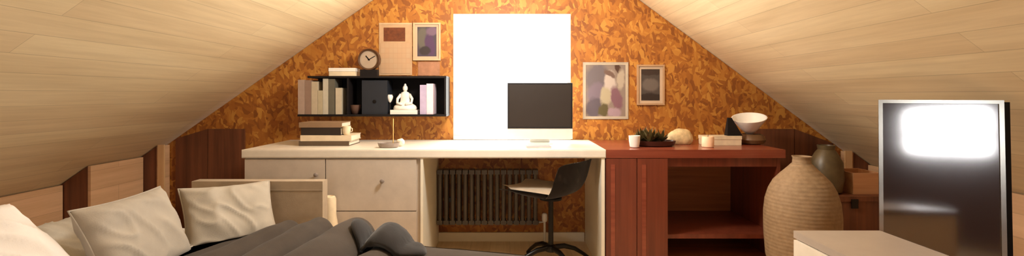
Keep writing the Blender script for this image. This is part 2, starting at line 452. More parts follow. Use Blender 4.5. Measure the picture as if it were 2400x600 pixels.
for xk in (-.43, .14):
    obj('bracket', B((xk-.012,3.442,.30),(xk+.012,3.499,.33)), M['darkgrey'], t)

# all-in-one computer
dm = 3.22
xa, xb = XW(1189,dm), XW(1342,dm); za, zb = ZW(301,dm), ZW(194,dm); zc = ZW(326,dm)
t = thing('computer', 'all-in-one computer with a dark screen and pale chin before the window', 'computer', ((xa+xb)/2, dm, .75))
obj('casing', B((xa, dm, zc), (xb, dm+.03, zb)), M['alu'], t, bevel=.006)
bm = bmesh.new(); ring_frame(bm, xa+.001, xb-.001, za, zb-.001, dm-.004, dm-.0005, .010); obj('bezel', bm, M['black'], t)
obj('screen', B((xa+.0105, dm-.0028, za+.0105), (xb-.0105, dm-.0005, zb-.0115)), M['screen'], t)
xc = (xa+xb)/2
bm = bmesh.new(); prism_y(bm, [(xc-.07, .757), (xc+.07, .757), (xc+.055, .90), (xc-.055, .90)], dm+.031, dm+.042); obj('stand', bm, M['alu'], t, bevel=.002)
obj('foot_plate', B((xc-.085, dm-.05, .7505), (xc+.085, dm+.11, .7565)), M['alu'], t, bevel=.002)

# swivel chair
dc = 2.97; cxx = XW(1291, dc)
fx, fy = -.80, .60
t = thing('swivel_chair', 'black low-backed swivel chair with a beige seat tucked under the desk', 'chair', (cxx, dc, 0), math.atan2(fy, fx))
# local space: +x is the way the chair faces
bm = bmesh.new()
nu, nv = 14, 12; grid = []
prof = [(.30,.452),(.27,.470),(.20,.468),(.10,.458),(.0,.450),(-.08,.452),(-.14,.470),(-.175,.51),(-.195,.56),(-.21,.61),(-.222,.65),(-.23,.685)]
for i, (px_, pz_) in enumerate(prof):
    row = []; half = (.15 + .06*min(1, i/3)) if i < 8 else .215 - .004*(i-8)
    for j in range(nu+1):
        a = j/nu*2-1
        up = .022*abs(a)**3 if i < 6 else .0
        fw = .05*abs(a)**2.2 if i >= 6 else 0
        row.append(bm.verts.new((px_ + fw, a*half, pz_ + up - (.018*abs(a)**6 if i == len(prof)-1 else 0))))
    grid.append(row)
for i in range(len(prof)-1):
    for j in range(nu): bm.faces.new([grid[i][j], grid[i][j+1], grid[i+1][j+1], grid[i+1][j]])
g = bmesh.ops.solidify(bm, geom=list(bm.faces), thickness=-.02)
o = obj('seat_shell', bm, M['shell'], t, smooth='all', local=True)
sub = o.modifiers.new('sub', 'SUBSURF'); sub.levels = 1; sub.render_levels = 1
bm = bmesh.new(); grid = []
for i in range(11):
    xx = -.09 + i*.0375; row = []
    for j in range(11):
        a = j/10*2-1; e = (1-abs(a)**4)*(1-abs((i-5)/5)**4)
        row.append(bm.verts.new((xx, a*(.19 if i < 8 else .17-.02*(i-8)), .474 + .024*abs(a)**3 + .028*e + (.008 if i > 7 else 0))))
    grid.append(row)
for i in range(10):
    for j in range(10): bm.faces.new([grid[i][j], grid[i][j+1], grid[i+1][j+1], grid[i+1][j]])
bmesh.ops.solidify(bm, geom=list(bm.faces), thickness=.012)
o = obj('seat_cushion', bm, M['seatpad'], t, smooth='all', local=True); o['label'] = 'thin beige seat cushion'
bm = bmesh.new(); lathe(bm, [(.07,.425),(.07,.437),(.03,.44)], (0,0,0), 20); obj('seat_plate', bm, M['chrome_black'], t, smooth=True, local=True)
bm = bmesh.new(); lathe(bm, [(.026,.12),(.024,.13),(.0165,.135),(.0155,.427)], (0,0,0), 16); obj('post', bm, M['chrome_black'], t, smooth=True, local=True)
bs = bmesh.new(); lathe(bs, [(.035,.10),(.04,.112),(.034,.135),(.02,.142)], (0,0,0), 18); hub = obj('hub', bs, M['chrome_black'], t, smooth=True, local=True)
for k in range(4):
    a = R(45+90*k) - t.rotation_euler.z + R(-18)
    dx, dy = math.cos(a), math.sin(a)
    bm = bmesh.new(); tube(bm, [(dx*.02,dy*.02,.122),(dx*.10,dy*.10,.118),(dx*.18,dy*.18,.09),(dx*.25,dy*.25,.045),(dx*.285,dy*.285,.018)], [.017,.016,.014,.012,.011], 10)
    lgk = obj('leg', bm, M['chrome_black'], t, smooth=True, local=True)
    bm = bmesh.new(); lathe(bm, [(.014,.0),(.016,.004),(.014,.016)], (dx*.287,dy*.287,0), 12); obj('glide', bm, M['black'], lgk, smooth=True, local=True)

# ------------------------------------------------------------------ wall shelf and what is on it
ds0, ds1 = 3.30, 3.495
sx0, sx1 = XW(697, ds0), XW(1046, ds0); sz0, sz1 = ZW(273, ds0), ZW(178, ds0)
t = thing('wall_shelf', 'long black open-fronted shelf box on the wall left of the window', 'shelf', ((sx0+sx1)/2, ds1, sz0))
obj('bottom_board', B((sx0, ds0, sz0), (sx1, ds1-.012, sz0+.014)), M['black'], t, bevel=.002)
obj('top_board', B((sx0+.07, ds0, sz1-.014), (sx1, ds1-.012, sz1)), M['black'], t, bevel=.002)
obj('back_panel', B((sx0+.07, ds1-.0115, sz0), (sx1, ds1, sz1)), M['black'], t)
obj('side_panel', B((sx1-.014, ds0+.001, sz0+.0145), (sx1-.001, ds1-.0125, sz1-.0145)), M['black'], t)
xdv = XW(812, ds0)
obj('divider', B((xdv, ds0+.01, sz0+.0145), (xdv+.012, ds1-.0125, sz1-.0145)), M['black'], t)
bz = sz0+.0145
def book(x0, x1, z0, h, y0, depth, c, label, group, lean=0.0):
    m = plain('book_cover', lin(*c), .6, vary=.06)
    b = thing('book', label, 'book', ((x0+x1)/2, y0+depth/2, z0), 0, group)
    w = x1 - x0
    b.rotation_euler.y = R(lean)
    bm = bmesh.new(); tt = min(.003, w*.18)
    pts = [(-w/2, 0), (-w/2, depth), (-w/2+tt, depth), (-w/2+tt, tt), (w/2-tt, tt), (w/2-tt, depth), (w/2, depth), (w/2, 0)]
    lo = [bm.verts.new((x, y-depth/2, 0)) for x, y in pts]; hi = [bm.verts.new((x, y-depth/2, h)) for x, y in pts]
    bm.faces.new(lo); bm.faces.new(hi[::-1])
    for k in range(8): bm.faces.new([lo[k], lo[(k+1)%8], hi[(k+1)%8], hi[k]])
    obj('cover', bm, m, b, local=True)
    obj('pages', B((-w/2+tt+.0003, -depth/2+tt+.0003, .004), (w/2-tt-.0003, depth/2-.004, h-.004)), M['paper'], b, local=True)
    return b
BK = [(698,714,187,(172,147,132),'pinkish beige book at the left end of the wall shelf row'),
      (714.5,729,188,(147,119,103),'brownish pink book, second from the left end of the wall shelf row'),
      (729.5,744,191,(188,172,147),'cream book, third from the left end of the wall shelf row'),
      (744.5,756,212,(181,167,139),'short cream book before the tall whitish one in the wall shelf row'),
      (756.5,769,184,(195,186,168),'tall whitish book, upright beside the dark grey spine on the wall shelf'),
      (769.5,784,185,(98,93,80),'dark grey-green book in the wall shelf row'),
      (786,800,206,(193,179,156),'cream book closing the right end of the wall shelf row')]
for x0, x1, yt, c, lab in BK:
    book(XW(x0, ds0+.01), XW(x1, ds0+.01), bz, ZW(yt, ds0+.01)-bz, ds0+.012, .15, c, lab, 'books at the left end of the wall shelf')
book(XW(984,ds0+.01), XW(999,ds0+.01), bz, ZW(199,ds0+.01)-bz, ds0+.012, .15, (178,162,190), 'lavender book beside the white figurine on the wall shelf', 'pale books beside the figurine')
book(XW(999.5,ds0+.01), XW(1015,ds0+.01), bz, ZW(196,ds0+.01)-bz, ds0+.012, .15, (232,206,216), 'pale pink book right of the lavender book on the wall shelf', 'pale books beside the figurine')
# navy box file
x0, x1 = XW(846,ds0), XW(906,ds0)
t = thing('box_file', 'dark navy box file in the middle of the black wall shelf', 'box', ((x0+x1)/2, 3.38, bz))
obj('body', B((x0, ds0+.02, bz), (x1, ds1-.03, sz1-.03)), M['navy'], t, bevel=.004)
bm = bmesh.new(); lathe(bm, [(.010,0),(.013,.001),(.013,.003),(.010,.004)], ((x0+x1)/2, ds0+.0195, bz+.09), 16, Matrix.Rotation(R(90),3,'X')); obj('finger_ring', bm, M['chrome_black'], t)
# brown bowl
bm = bmesh.new(); lathe(bm, [(.018,0),(.024,.004),(.036,.035),(.042,.065),(.039,.065),(.032,.036),(.018,.008)], (XW(832,ds0+.06), ds0+.07, bz), 24)
tag(obj('bowl', bm, plain('brown_clay', lin(92,64,50), .6), smooth=True), 'small brown clay bowl beside the navy box file on the wall shelf', 'bowl')
# ornament on thin stand
xo = XW(914, ds0+.05)
t = thing('ornament', 'small white ornament on a thin black stand left of the figurine', 'ornament', (xo, ds0+.05, bz))
bm = bmesh.new(); lathe(bm, [(.022,0),(.022,.004),(.006,.008),(.004,.012),(.004,.075),(.003,.085)], (xo, ds0+.05, bz), 16); obj('stand', bm, M['black'], t, smooth=True)
bm = bmesh.new(); lathe(bm, [(.004,.082),(.012,.092),(.020,.112),(.022,.126),(.015,.138),(.006,.135)], (xo, ds0+.05, bz), 18); obj('head', bm, M['whitecer'], t, smooth=True)
# figurine
xf = XW(949, ds0+.06); yf = ds0+.07
t = thing('figurine', 'white seated figurine on a broad plinth inside the black wall shelf', 'figurine', (xf, yf, bz))
obj('plinth', B((xf-.095, yf-.05, bz), (xf+.095, yf+.05, bz+.03)), M['whitecer'], t, bevel=.006)
bm = bmesh.new(); lathe(bm, [(.082,0),(.085,.012),(.078,.028),(.05,.045),(.036,.06),(.033,.085),(.036,.105),(.028,.122),(.012,.130),(.010,.14)], (xf, yf, bz+.0305), 24, Matrix.Diagonal((1,.6,1))); obj('body', bm, M['whitecer'], t, smooth='all')
bm = bmesh.new(); bmesh.ops.create_uvsphere(bm, u_segments=18, v_segments=12, radius=.02, matrix=Matrix.Translation((xf, yf, bz+.183)) @ Matrix.Diagonal((.9,.95,1.15,1)))
hd = obj('head', bm, M['whitecer'], t, smooth='all')
bm = bmesh.new(); lathe(bm, [(.009,0),(.008,.008),(.003,.014)], (xf, yf, bz+.203), 12); obj('topknot', bm, M['whitecer'], hd, smooth=True)
for s in (-1, 1):
    bm = bmesh.new(); tube(bm, [(xf+s*.03,yf,bz+.14),(xf+s*.052,yf-.012,bz+.108),(xf+s*.05,yf-.03,bz+.078),(xf+s*.012,yf-.05,bz+.07)], [.011,.010,.009,.008], 10); obj('arm', bm, M['whitecer'], t, smooth='all')
# clock on the shelf top
xk, zk = XW(866, 3.36), ZW(140, 3.36)
t = thing('clock', 'round table clock with a pale dial and dark rim on the wall shelf', 'clock', (xk, 3.36, sz1))
rot = Matrix.Rotation(R(90), 3, 'X')
rr = .077
bm = bmesh.new(); lathe(bm, [(rr-.014,.022),(rr-.003,.026),(rr,.02),(rr,-.02),(rr-.005,-.026),(.02,-.026)], (xk, 3.36, zk), 40, rot, cap=False); obj('rim', bm, plain('bronze_rim', lin(86,56,34), .4, .3), t, smooth=True)
bm = bmesh.new(); lathe(bm, [(rr-.012,.010),(rr-.012,.0135),(.001,.0136)], (xk, 3.36, zk), 40, rot); obj('dial', bm, plain('clock_dial', lin(176,154,132), .5, vary=.05), t)
for ang, ln, w in ((R(60), .05, .003), (R(-40), .035, .004)):
    mt = Matrix.Translation((xk, 3.3455, zk)) @ Matrix.Rotation(ang, 4, 'Y')
    obj('hand', B((-w, -.001, -.008), (w, .0, ln), mt), M['black'], t)
obj('base', B((xk-.06, 3.335, sz1+.0005), (xk+.06, 3.385, zk-rr+.006)), M['black'], t, bevel=.004)
# white boxes on the shelf top
t = thing('small_box', 'flat white box lying on the wall shelf left of the clock', 'box', (XW(806,3.36), 3.36, sz1))
x0, x1 = XW(776,3.36), XW(836,3.36)
obj('body', B((x0, 3.32, sz1+.0005), (x1, 3.43, ZW(168,3.36))), M['cream'], t, bevel=.002)
obj('lid', B((x0-.002, 3.318, ZW(168,3.36)+.0005), (x1+.002, 3.432, ZW(160,3.36))), M['whitecer'], t, bevel=.002)

# ------------------------------------------------------------------ things on the gable wall
def framed(px0, px1, py0, py1, fr, matw, fmat, mmat, pmat, label, name='framed_picture', cat='picture', th=.018):
    x0, x1, z0, z1 = XW(px0,YB), XW(px1,YB), ZW(py1,YB), ZW(py0,YB)
    t = thing(name, label, cat, ((x0+x1)/2, YB, (z0+z1)/2))
    bm = bmesh.new(); ring_frame(bm, x0, x1, z0, z1, YB-th, YB-.001, fr); obj('frame', bm, fmat, t, bevel=.0015)
    x0 += fr+.0003; x1 -= fr+.0003; z0 += fr+.0003; z1 -= fr+.0003
    bm = bmesh.new(); ring_frame(bm, x0, x1, z0, z1, YB-.008, YB-.005, matw) if matw else None
    if matw: obj('mount', bm, mmat, t)
    obj('print', B((x0+matw*.9, YB-.0048, z0+matw*.9), (x1-matw*.9, YB-.002, z1-matw*.9)), pmat, t)
    return t
fr_cream = plain('cream_frame', lin(206,176,138), .5, vary=.04)
fr_tan = plain('tan_frame', lin(184,146,110), .5, vary=.05)
fr_grey = plain('pale_grey_frame', lin(178,164,146), .5, vary=.05)
mount = plain('mount_card', lin(196,168,140), .8, vary=.03)
pr1 = blobs('violet_print', lin(70,58,70), [(.3,.6,.3,.4,10,lin(96,88,78)), (.65,.4,.25,.4,20,lin(78,50,82)), (.4,.2,.3,.15,0,lin(52,40,40)), (.75,.85,.3,.15,0,lin(110,86,104))])
framed(969, 1033, 54, 142, .012, .018, fr_cream, mount, pr1, 'small cream-framed violet picture on the wall beside the window, above the shelf')
pr2 = blobs('grey_print', lin(72,62,56), [(.5,.5,.45,.2,0,lin(104,92,84)), (.5,.12,.7,.12,0,lin(44,30,22)), (.5,.9,.7,.1,0,lin(56,40,30))])
framed(1492, 1556, 152, 246, .012, .02, fr_tan, mount, pr2, 'tan-framed dark portrait-format picture, further from the window than the collage')
pr3 = blobs('collage_print', lin(134,116,105), [(.3,.72,.3,.3,0,lin(105,94,97)), (.3,.42,.26,.22,0,lin(118,102,113)), (.22,.16,.22,.2,30,lin(89,78,86)),
     (.62,.6,.15,.28,8,lin(188,171,160)), (.5,.38,.14,.2,-15,lin(171,156,128)), (.78,.36,.13,.24,25,lin(120,83,92)), (.45,.12,.12,.12,0,lin(89,78,46)),
     (.72,.08,.16,.1,0,lin(158,132,140)), (.8,.92,.1,.07,-30,lin(73,46,33)), (.6,.82,.16,.05,-30,lin(108,83,72)), (.88,.72,.1,.2,0,lin(172,155,136))], nz=.09)
framed(1366, 1472, 146, 279, .006, .014, fr_grey, plain('collage_border', lin(186,170,150), .7, vary=.04), pr3, 'large pale grey and violet collage poster right of the window', 'poster', 'poster', th=.010)
# calendar: backing sheet, picture, page
x0, x1, z0, z1 = XW(889,YB), XW(966,YB), ZW(176,YB), ZW(54,YB)
t = thing('wall_calendar', 'tan wall calendar with a brown picture, hanging above the black shelf', 'calendar', ((x0+x1)/2, YB, (z0+z1)/2))
obj('backing', B((x0, YB-.006, z0), (x1, YB-.001, z1)), plain('tan_card', lin(198,160,122), .8, vary=.05), t)
obj('picture', B((x0+.035, YB-.0085, ZW(97,YB)), (x1-.05, YB-.0062, ZW(65,YB))), plain('brown_picture', lin(112,56,22), .7, vary=.2, scale=40), t)
m, nt, b_ = nodes('calendar_page'); mp = mapping(nt, (7,1,6), kind='Generated'); br = N(nt, 'ShaderNodeTexBrick'); br.offset = 0
cxn = N(nt,'ShaderNodeSeparateXYZ'); cmb = N(nt,'ShaderNodeCombineXYZ'); nt.links.new(mp.outputs[0], cxn.inputs[0]); nt.links.new(cxn.outputs[0], cmb.inputs[0]); nt.links.new(cxn.outputs[2], cmb.inputs[1])
br.inputs['Scale'].default_value = 1; br.inputs['Brick Width'].default_value = 1; br.inputs['Row Height'].default_value = 1; br.inputs['Mortar Size'].default_value = .03
br.inputs['Color1'].default_value = lin(196,156,120); br.inputs['Color2'].default_value = lin(194,160,126); br.inputs['Mortar'].default_value = lin(184,146,112)
nt.links.new(cmb.outputs[0], br.inputs['Vector']); nt.links.new(br.outputs[0], b_.inputs['Base Color']); b_.inputs['Roughness'].default_value = .8
obj('page', B((x0+.012, YB-.0085, z0+.012), (x1-.012, YB-.0062, ZW(101,YB))), m, t)
obj('hanging_strip', B((x0, YB-.009, z1-.012), (x1, YB-.0062, z1)), plain('pale_strip', lin(208,176,138), .6), t)
x0, x1 = XW(980,YB), XW(1031,YB)
cd = obj('postcard', B((x0, YB-.004, ZW(177,YB)), (x1, YB-.001, ZW(145,YB))), plain('pinkish_card', lin(178,124,92), .7, vary=.12, scale=20))
tag(cd, 'pinkish brown postcard on the wall just below the small violet picture', 'postcard')

# ------------------------------------------------------------------ things on the desk, left
ZD = .7505
def flat_book(x0, x1, z0, z1, y0, y1, c, label, yaw=0):
    m = plain('book_cover', lin(*c), .6, vary=.06); tt = .0035
    b = thing('book', label, 'book', ((x0+x1)/2, (y0+y1)/2, z0), R(yaw), 'books stacked on the desk under the wall shelf')
    w, dp, h = x1-x0, y1-y0, z1-z0
    bm = bmesh.new(); pts = [(0,0),(dp,0),(dp,tt),(tt,tt),(tt,h-tt),(dp,h-tt),(dp,h),(0,h)]
    a = [bm.verts.new((-w/2, y-dp/2, z)) for y, z in pts]; c2 = [bm.verts.new((w/2, y-dp/2, z)) for y, z in pts]
    bm.faces.new(a); bm.faces.new(c2[::-1])
    for k in range(8): bm.faces.new([a[k], a[(k+1)%8], c2[(k+1)%8], c2[k]])
    obj('cover', bm, m, b, local=True)
    obj('pages', B((-w/2+.004, -dp/2+tt+.0003, tt+.0003), (w/2-.004, dp/2-.004, h-tt-.0003)), M['paper'], b, local=True)
    return b
dk = 3.06
zz = [ZD, ZW(331,dk), ZW(317,dk), ZW(299,dk), ZW(287,dk)]
flat_book(XW(700,dk), XW(818,dk), zz[0], zz[1]-.0005, dk, dk+.22, (92,74,56), 'brown book at the bottom of the stack under the wall shelf')
flat_book(XW(703,dk), XW(822,dk), zz[1], zz[2]-.0005, dk+.003, dk+.215, (220,200,172), 'thick cream book, second from the bottom of the desk stack', 1)
flat_book(XW(705,dk), XW(799,dk), zz[2], zz[3]-.0005, dk+.004, dk+.19, (40,26,18), 'black book below the topmost one in the desk stack', -1)
flat_book(XW(700,dk), XW(800,dk), zz[3], zz[4]-.0005, dk+.002, dk+.19, (142,112,84), 'greyish tan book topmost on the desk stack under the shelf', 1)
xm_ = XW(812, dk+.03)
t = thing('cup', 'small cream cup standing on the cream book of the desk stack', 'cup', (xm_, dk+.035, zz[2]))
bm = bmesh.new(); lathe(bm, [(.015,0),(.021,.006),(.026,.03),(.027,.058),(.0245,.058),(.023,.03),(.014,.008)], (xm_, dk+.035, zz[2]), 24); obj('body', bm, M['cream'], t, smooth=True)
bm = bmesh.new(); tube(bm, [(xm_+.0255,dk+.035,zz[2]+.046),(xm_+.036,dk+.035,zz[2]+.042),(xm_+.037,dk+.035,zz[2]+.024),(xm_+.0245,dk+.035,zz[2]+.018)], .003, 8); obj('handle', bm, M['cream'], t, smooth=True)
# grey dish with a slim brass rod
xh, yh = XW(910,2.96), 2.97
t = thing('dish', 'small grey oval dish with a slim brass rod on the white worktop', 'dish', (xh, yh, ZD))
bm = bmesh.new(); lathe(bm, [(.05,0),(.062,.006),(.07,.03),(.066,.03),(.058,.01),(.03,.008)], (xh, yh, ZD), 30, Matrix.Diagonal((1.0,.6,1))); obj('bowl', bm, M['greycer'], t, smooth=True)
bm = bmesh.new(); tube(bm, [(xh+.028, yh, ZD+.0085), (xh+.028, yh, ZW(278,2.97))], .0028, 8); obj('rod', bm, M['brass'], t, smooth=True)
bm = bmesh.new(); bmesh.ops.create_icosphere(bm, subdivisions=3, radius=.026, matrix=Matrix.Translation((xh+.058, yh+.075, ZD+.0245)))
for v in bm.verts:
    c0 = Vector((xh+.058, yh+.075, ZD+.0245)); dlt = v.co-c0
    v.co = c0 + dlt*(1+.22*mnoise.noise(v.co*60)); v.co.z = max(v.co.z, ZD)
tag(obj('paper_ball', bm, M['paper']), 'crumpled white paper ball just behind the grey dish', 'paper')
# pink notepad and pen
xn = XW(1262,2.95)
t = thing('notepad', 'small pale pink notepad lying in front of the computer', 'notepad', (xn, 2.96, ZD), R(4))
obj('pages', B((-.075,-.045,0),(.075,.045,.010)), M['pink'], t, local=True)
obj('cover', B((-.076,-.046,.0103),(.076,.046,.0125)), plain('mauve_cover', lin(206,170,176), .6), t, local=True)

# ------------------------------------------------------------------ things on the desk, right
d = 3.03
xt, yt = XW(1538,d), d+.03
t = thing('planter', 'shallow dark red planter full of dark olive succulents on the mahogany worktop', 'planter', (xt, yt, ZD))
bm = bmesh.new(); lathe(bm, [(.105,0),(.125,.006),(.135,.036),(.128,.036),(.118,.014),(.05,.012)], (xt, yt, ZD), 36, Matrix.Diagonal((1,.6,1))); obj('bowl', bm, M['tray'], t, smooth=True)
bm = bmesh.new(); lathe(bm, [(.12,.02),(.122,.026),(.06,.03),(.01,.031)], (xt, yt, ZD), 30, Matrix.Diagonal((1,.6,1))); obj('soil', bm, plain('dark_soil', lin(44,28,18), .9), t, smooth=True)
rnd = random.Random(3)
for k in range(9):
    ox, oy = rnd.uniform(-.095,.07), rnd.uniform(-.045,.045)
    bm = bmesh.new()
    h0 = rnd.uniform(.05,.085)
    for q in range(11):
        a = q*2.4; rr_ = .012+.0022*q; tip = Vector((math.cos(a)*rr_*1.25, math.sin(a)*rr_*1.25, h0*(1-.055*q)))
        base = Vector((0,0,0)); side = Vector((-math.sin(a), math.cos(a), 0))*.009
        mid = tip*.55; th_ = Vector((math.cos(a)*.4, math.sin(a)*.4, .9))*.004
        vs = [bm.verts.new(c) for c in (base-side*.4, base+side*.4, mid-side, mid+side, tip, mid+th_)]
        bm.faces.new([vs[0],vs[2],vs[5]]); bm.faces.new([vs[0],vs[5],vs[1]]); bm.faces.new([vs[1],vs[5],vs[3]])
        bm.faces.new([vs[2],vs[4],vs[5]]); bm.faces.new([vs[5],vs[4],vs[3]]); bm.faces.new([vs[0],vs[1],vs[3],vs[4],vs[2]])
    bm.transform(Matrix.Translation((xt+ox, yt+oy*.8, ZD+.027)) @ Matrix.Diagonal((1.5,1.5,1.3,1)))
    obj('succulent', bm, M['leaf'], t)
# cream stone leaning on the planter
xs_ = XW(1598,d)
bm = bmesh.new(); bmesh.ops.create_icosphere(bm, subdivisions=4, radius=1)
for v in bm.verts:
    n_ = 1+.12*mnoise.noise(v.co*1.6)+.03*mnoise.noise(v.co*6)
    v.co = Vector((v.co.x*.088*n_, v.co.y*.05*n_, v.co.z*.064*n_))
    if v.co.z < -.04: v.co.z = -.04
bm.transform(Matrix.Translation((xs_+.045, yt+.12, ZD+.04)))
tag(obj('stone', bm, M['stone'], smooth='all'), 'rounded cream stone beside the dark red planter', 'stone')
# white cup
xc_ = XW(1487, 2.97)
t = thing('cup', 'white handleless cup at the left end of the mahogany worktop', 'cup', (xc_, 2.97, ZD))
bm = bmesh.new(); lathe(bm, [(.022,0),(.028,.005),(.034,.04),(.036,.075),(.033,.075),(.030,.04),(.02,.01)], (xc_, 2.97, ZD), 26); obj('body', bm, M['whitecer'], t, smooth=True)
# cream box + candle
x0, x1 = XW(1652,3.1), XW(1738,3.1)
t = thing('small_box', 'cream oblong box on the mahogany worktop, under the black card', 'box', ((x0+x1)/2, 3.15, ZD))
obj('body', B((x0, 3.1, ZD), (x1, 3.2, ZW(327,3.1))), M['cream'], t, bevel=.003)
obj('lid', B((x0-.002, 3.098, ZW(327,3.1)+.0004), (x1+.002, 3.202, ZW(319,3.1))), M['cream'], t, bevel=.003)
xq = XW(1659,3.0)
t = thing('candle', 'squat peach candle in front of the cream box', 'candle', (xq, 3.0, ZD))
bm = bmesh.new(); lathe(bm, [(.034,0),(.037,.003),(.037,.062),(.033,.067),(.01,.064)], (xq, 3.0, ZD), 28); obj('wax', bm, M['peach'], t, smooth=True)
bm = bmesh.new(); tube(bm, [(xq,3.0,ZD+.0645),(xq+.002,3.0,ZD+.078)], .0015, 6); obj('wick', bm, M['black'], t)
# black tent card on the box
zt_ = ZW(319,3.1)+.0006
bm = bmesh.new(); xa_, xb_ = XW(1702,3.14), XW(1737,3.14); zp = ZW(276,3.14)
a = [bm.verts.new((x, y, z)) for x, y, z in ((xa_,3.12,zt_),(xb_+.0,3.12,zt_),(xa_+.035,3.135,zp),(xa_+.01,3.135,zp),(xa_,3.17,zt_),(xb_,3.17,zt_),(xa_+.035,3.15,zp),(xa_+.01,3.15,zp))]
for f in ((0,1,2,3),(4,7,6,5),(0,4,5,1),(3,2,6,7),(0,3,7,4),(1,5,6,2)): bm.faces.new([a[i] for i in f])
tag(obj('tent_card', bm, M['black'], bevel=.001), 'black wedge-shaped card standing on the cream box', 'card')
# brown pot with white conical bowl on it
xp, yp = XW(1772,3.14), 3.2
zpt = ZW(314,3.2)
t = thing('pot', 'squat olive brown pot at the right end of the mahogany worktop', 'pot', (xp, yp, ZD))
bm = bmesh.new(); hh = zpt-ZD
lathe(bm, [(.06,0),(.078,.006),(.09,hh*.45),(.08,hh*.8),(.066,hh),(.058,hh),(.06,hh*.7),(.03,.01)], (xp, yp, ZD), 30); obj('body', bm, M['brownpot'], t, smooth=True)
t = thing('bowl', 'white flared bowl tilted on top of the olive brown pot', 'bowl', (xp, yp, zpt))
tilt = Matrix.Rotation(R(14), 3, 'X') @ Matrix.Rotation(R(-9), 3, 'Y')
bm = bmesh.new(); lathe(bm, [(.02,.016),(.03,.018),(.062,.055),(.105,.115),(.109,.124),(.103,.124),(.058,.066),(.012,.028)], (xp-.012, yp, zpt-.006), 30, tilt); obj('body', bm, M['whitecer'], t, smooth=True)
bm = bmesh.new(); lathe(bm, [(.018,.010),(.024,.012),(.022,.018),(.018,.0185)], (xp-.012, yp, zpt-.006), 20, tilt); obj('foot_ring', bm, M['greycer'], t, smooth=True)

# ------------------------------------------------------------------ right foreground
dv = 2.6; xv = XW(1879, dv)
t = thing('floor_vase', 'large teardrop-shaped coiled rattan floor vase at the end of the mahogany worktop', 'vase', (xv, dv, 0))
prof = [(.10,0),(.118,.006),(.150,.08),(.178,.19),(.186,.30)]
for py, r in ((530,80),(500,80),(470,77),(445,70),(425,60),(408,45),(394,31),(384,22)): prof.append((r*dv/F, ZW(py, dv)))
bm = bmesh.new(); lathe(bm, prof, (xv, dv, 0), 48); obj('body', bm, M['vase'], t, smooth=True)
zt = ZW(384, dv)
bm = bmesh.new(); lathe(bm, [(.050,0),(.047,.004),(.044,.030),(.050,.042),(.044,.042),(.038,.028),(.038,.002)], (xv, dv, zt+.0005), 30); obj('neck', bm, M['vase'], t, smooth=True)
# dark chest with jar and crate on it
t = thing('storage_chest', 'dark brown chest in the right corner behind the rattan vase', 'chest', (2.06, 3.02, 0))
obj('body', B((1.84, 2.84, 0), (2.30, 3.2, .44)), M['darkwood_shade'], t, bevel=.004)
ld = obj('lid', B((1.835, 2.835, .4405), (2.305, 3.205, .47)), M['darkwood_shade'], t, bevel=.004)
obj('latch', B((2.05, 2.828, .40), (2.09, 2.8345, .455)), M['chrome_black'], ld, bevel=.002)
t = thing('jar', 'dark olive jar standing on the dark chest behind the vase neck', 'jar', (XW(1936,2.97), 2.97, .4705))
bm = bmesh.new(); lathe(bm, [(.06,0),(.085,.01),(.098,.09),(.09,.19),(.06,.25),(.046,.268),(.050,.295),(.044,.295),(.038,.262)], (XW(1936,2.97), 2.97, .4705), 32); obj('body', bm, M['olive'], t, smooth=True)
x0, x1 = XW(1979,2.95)+.02, 2.29
t = thing('crate', 'tan wooden crate on the dark chest, beside the olive jar', 'crate', ((x0+x1)/2, 3.0, .4705))
for nm, lo, hi in (('bottom_board',(x0+.011,2.911,.4705),(x1-.011,3.089,.482)), ('front_board',(x0,2.90,.4705),(x1,2.9105,.60)), ('back_board',(x0,3.0895,.4705),(x1,3.10,.60)), ('side_board',(x0,2.911,.4705),(x0+.0105,3.089,.60)), ('side_board',(x1-.0105,2.911,.4705),(x1,3.089,.60))):
    obj(nm, B(lo, hi), M['crate'], t, bevel=.0015)

# standing mirror
ml, mrr = Vector((1.529,1.95,0)), Vector((1.844,1.743,0))
mw = (mrr-ml).length; mh = 1.062; yaw = math.atan2((mrr-ml).y, (mrr-ml).x)
t = thing('standing_mirror', 'tall silver-framed standing mirror reflecting a bright window, beside the white cabinet', 'mirror', (ml+mrr)/2, yaw)
t.rotation_euler = (R(-3.6), 0, yaw)
# local: x along the width, -y faces the room
bm = bmesh.new(); ring_frame(bm, -mw/2, mw/2, .01, mh, -.012, .008, .014); obj('frame', bm, M['silver'], t, local=True, bevel=.003)
obj('mirror_glass', B((-mw/2+.0145, -.004, .0245), (mw/2-.0145, .0005, mh-.0145)), M['mirror'], t, local=True)
obj('backing_board', B((-mw/2+.004, .0085, .012), (mw/2+.020, .022, mh-.006)), M['black'], t, local=True, bevel=.002)
bm = bmesh.new(); tube(bm, [(0,.0225,.80),(0,.24,.028)], .011, 8); obj('easel_leg', bm, M['black'], t, local=True)

# white side cabinet
x0, x1, y0, y1, zt = 1.052, 1.372, .95, 1.75, .578
t = thing('side_cabinet', 'low white cabinet standing in front of the silver-framed mirror', 'cabinet', ((x0+x1)/2, (y0+y1)/2, 0))
obj('carcass', B((x0+.008, y0+.01, .05), (x1-.008, y1-.008, zt-.0265)), M['white'], t, bevel=.003)
obj('top_board', B((x0, y0, zt-.026), (x1, y1, zt)), plain('pinkish_white_top', lin(176,162,150), .3, vary=.03), t, bevel=.004)
obj('edge_strip', B((x1+.0005, y0+.01, zt-.024), (x1+.006, y1-.01, zt-.001)), M['silver'], t)
obj('plinth', B((x0+.03, y0+.03, 0), (x1-.03, y1-.03, .0495)), M['white'], t)
for k in range(2):
    dd = obj('door', B((x0-.008, y0+.012+k*.39, .06), (x0+.0075, y0+.396+k*.39, zt-.03)), M['white'], t, bevel=.003)
    obj('handle', B((x0-.02, y0+.19+k*.39, zt-.10), (x0-.0085, y0+.22+k*.39, zt-.085)), M['alu'], dd, bevel=.002)

